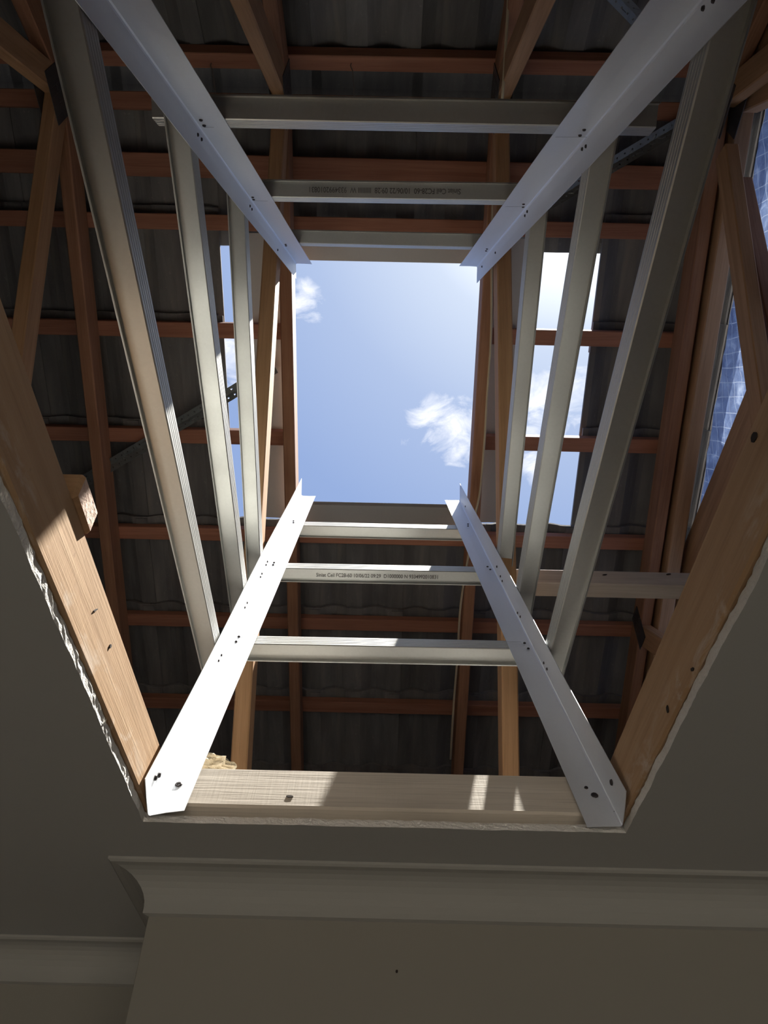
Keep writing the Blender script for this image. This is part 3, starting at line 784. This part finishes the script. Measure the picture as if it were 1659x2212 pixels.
strip('flashing', [(rp(-0.437, 0.03, C0+.046), rp(-0.437, 0.93, C0+.046)), (rp(-0.312, 0.03, C0+.040), rp(-0.312, 0.93, C0+.040)), (rp(-0.311, 0.03, C0+.075), rp(-0.311, 0.93, C0+.075))], 'grey flashing strip left of the sky opening behind the channels')
strip('flashing', [(rp(0.432, 0.03, C0+.046), rp(0.432, 0.93, C0+.046)), (rp(0.290, 0.03, C0+.040), rp(0.290, 0.93, C0+.040)), (rp(0.289, 0.03, C0+.075), rp(0.289, 0.93, C0+.075))], 'grey flashing strip right of the sky opening behind the channels')

# ------------------------------------------------------------------ perforated bracing strap, cable, tie wires
def strap(A, B, nrm, label):
    """V-section strap with two rows of holes"""
    A, B = V(A), V(B); a = (B-A).normalized(); w = a.cross(nrm).normalized(); vs = []; fs = []
    pitch = 0.0235; n = max(2, int((B-A).length/pitch)); hl = 0.0045
    def quad(p, q, r, s_):
        b = len(vs); vs.extend((p, q, r, s_)); fs.append((b, b+1, b+2, b+3))
    for leg in (1, -1):
        wd = (w*leg*0.9 - nrm*0.35).normalized()
        edge = [0.0, 0.010-hl/2, 0.010+hl/2, 0.021]
        for i in range(n):
            t0 = i*pitch; ts = [t0, t0+pitch/2-hl/2, t0+pitch/2+hl/2, t0+pitch]
            for r in range(3):
                for c in range(3):
                    if r == 1 and c == 1: continue
                    quad(A+a*ts[r]+wd*edge[c], A+a*ts[r+1]+wd*edge[c], A+a*ts[r+1]+wd*edge[c+1], A+a*ts[r]+wd*edge[c+1])
    o = mk('bracing_strap', vs, fs, M['strap']); bm = bmesh.new(); bm.from_mesh(o.data); bmesh.ops.remove_doubles(bm, verts=bm.verts, dist=1e-5); bm.to_mesh(o.data); bm.free()
    sm = o.modifiers.new('thick', 'SOLIDIFY'); sm.thickness = 0.001
    return tag(o, label, 'strap', 'perforated bracing straps')
strap(on_plane(160, 1052, NV, 2.425), on_plane(606, 785, NV, 2.425), NV, 'perforated steel bracing strap crossing the dark tiles at the left')
strap(on_plane(1180, 441, NV, 2.425), on_plane(1480, 262, NV, 2.425), NV, 'perforated steel bracing strap at the upper right, between the channels')
FNV = V((0, -NV.y, NV.z)); FD = 2.425-2*YR*math.sin(PIT)
strap(on_plane(1318, -25, FNV, FD), on_plane(1392, 52, FNV, FD), FNV, 'short length of perforated bracing strap at the top edge of the picture')

def cable():
    x = XTR[2]-0.022; pts = []
    for (px, py) in ((1100, -60), (1097, 20), (1091, 120), (1085, 215)):
        pts.append(on_plane(px, py, V((1, 0, 0)), 0.262))
    c = C0-0.03
    for (px, py) in ((1077, 300), (1071, 380), (1064, 452)): pts.append(on_plane(px, py, NV, C0-0.09))
    for (px, py) in ((1062, 560), (1062, 640), (1060, 740), (1052, 860), (1046, 960), (1037, 1060), (1025, 1120), (1012, 1200), (1000, 1270), (993, 1330), (988, 1420), (980, 1520), (973, 1640)):
        pts.append(on_plane(px, py, NV, C0-0.088))
    # smooth
    out = []
    for i in range(len(pts)-1):
        p0, p1, p2, p3 = pts[max(i-1, 0)], pts[i], pts[i+1], pts[min(i+2, len(pts)-1)]
        for k in range(5):
            t = k/5; out.append(0.5*((2*p1)+(p2-p0)*t+(2*p0-5*p1+4*p2-p3)*t*t+(3*p1-p0-3*p2+p3)*t**3))
    out.append(pts[-1])
    return tag(tube('electric_cable', out, 0.0036, M['cable']), 'thin cream cable running along the right-hand truss', 'cable')
cable()
for (px, lab) in ((455, 'rusty tie wire hanging from the ridge batten at the left'), (757, 'rusty tie wire hanging from the ridge batten near the middle')):
    p = on_plane(px, 140, FNV, C0-2*YR*math.sin(PIT))
    pts = [p+V((0.006, -0.01, 0.004)), p+V((0, 0, -0.006)), p+V((0.006, 0.010, -0.014)), p+V((0.010, 0.05, -0.03)), p+V((0.012, 0.095, -0.05))]
    tw = tag(tube('tie_wire', pts, 0.0013, M['wire'], seg=5), lab, 'wire')
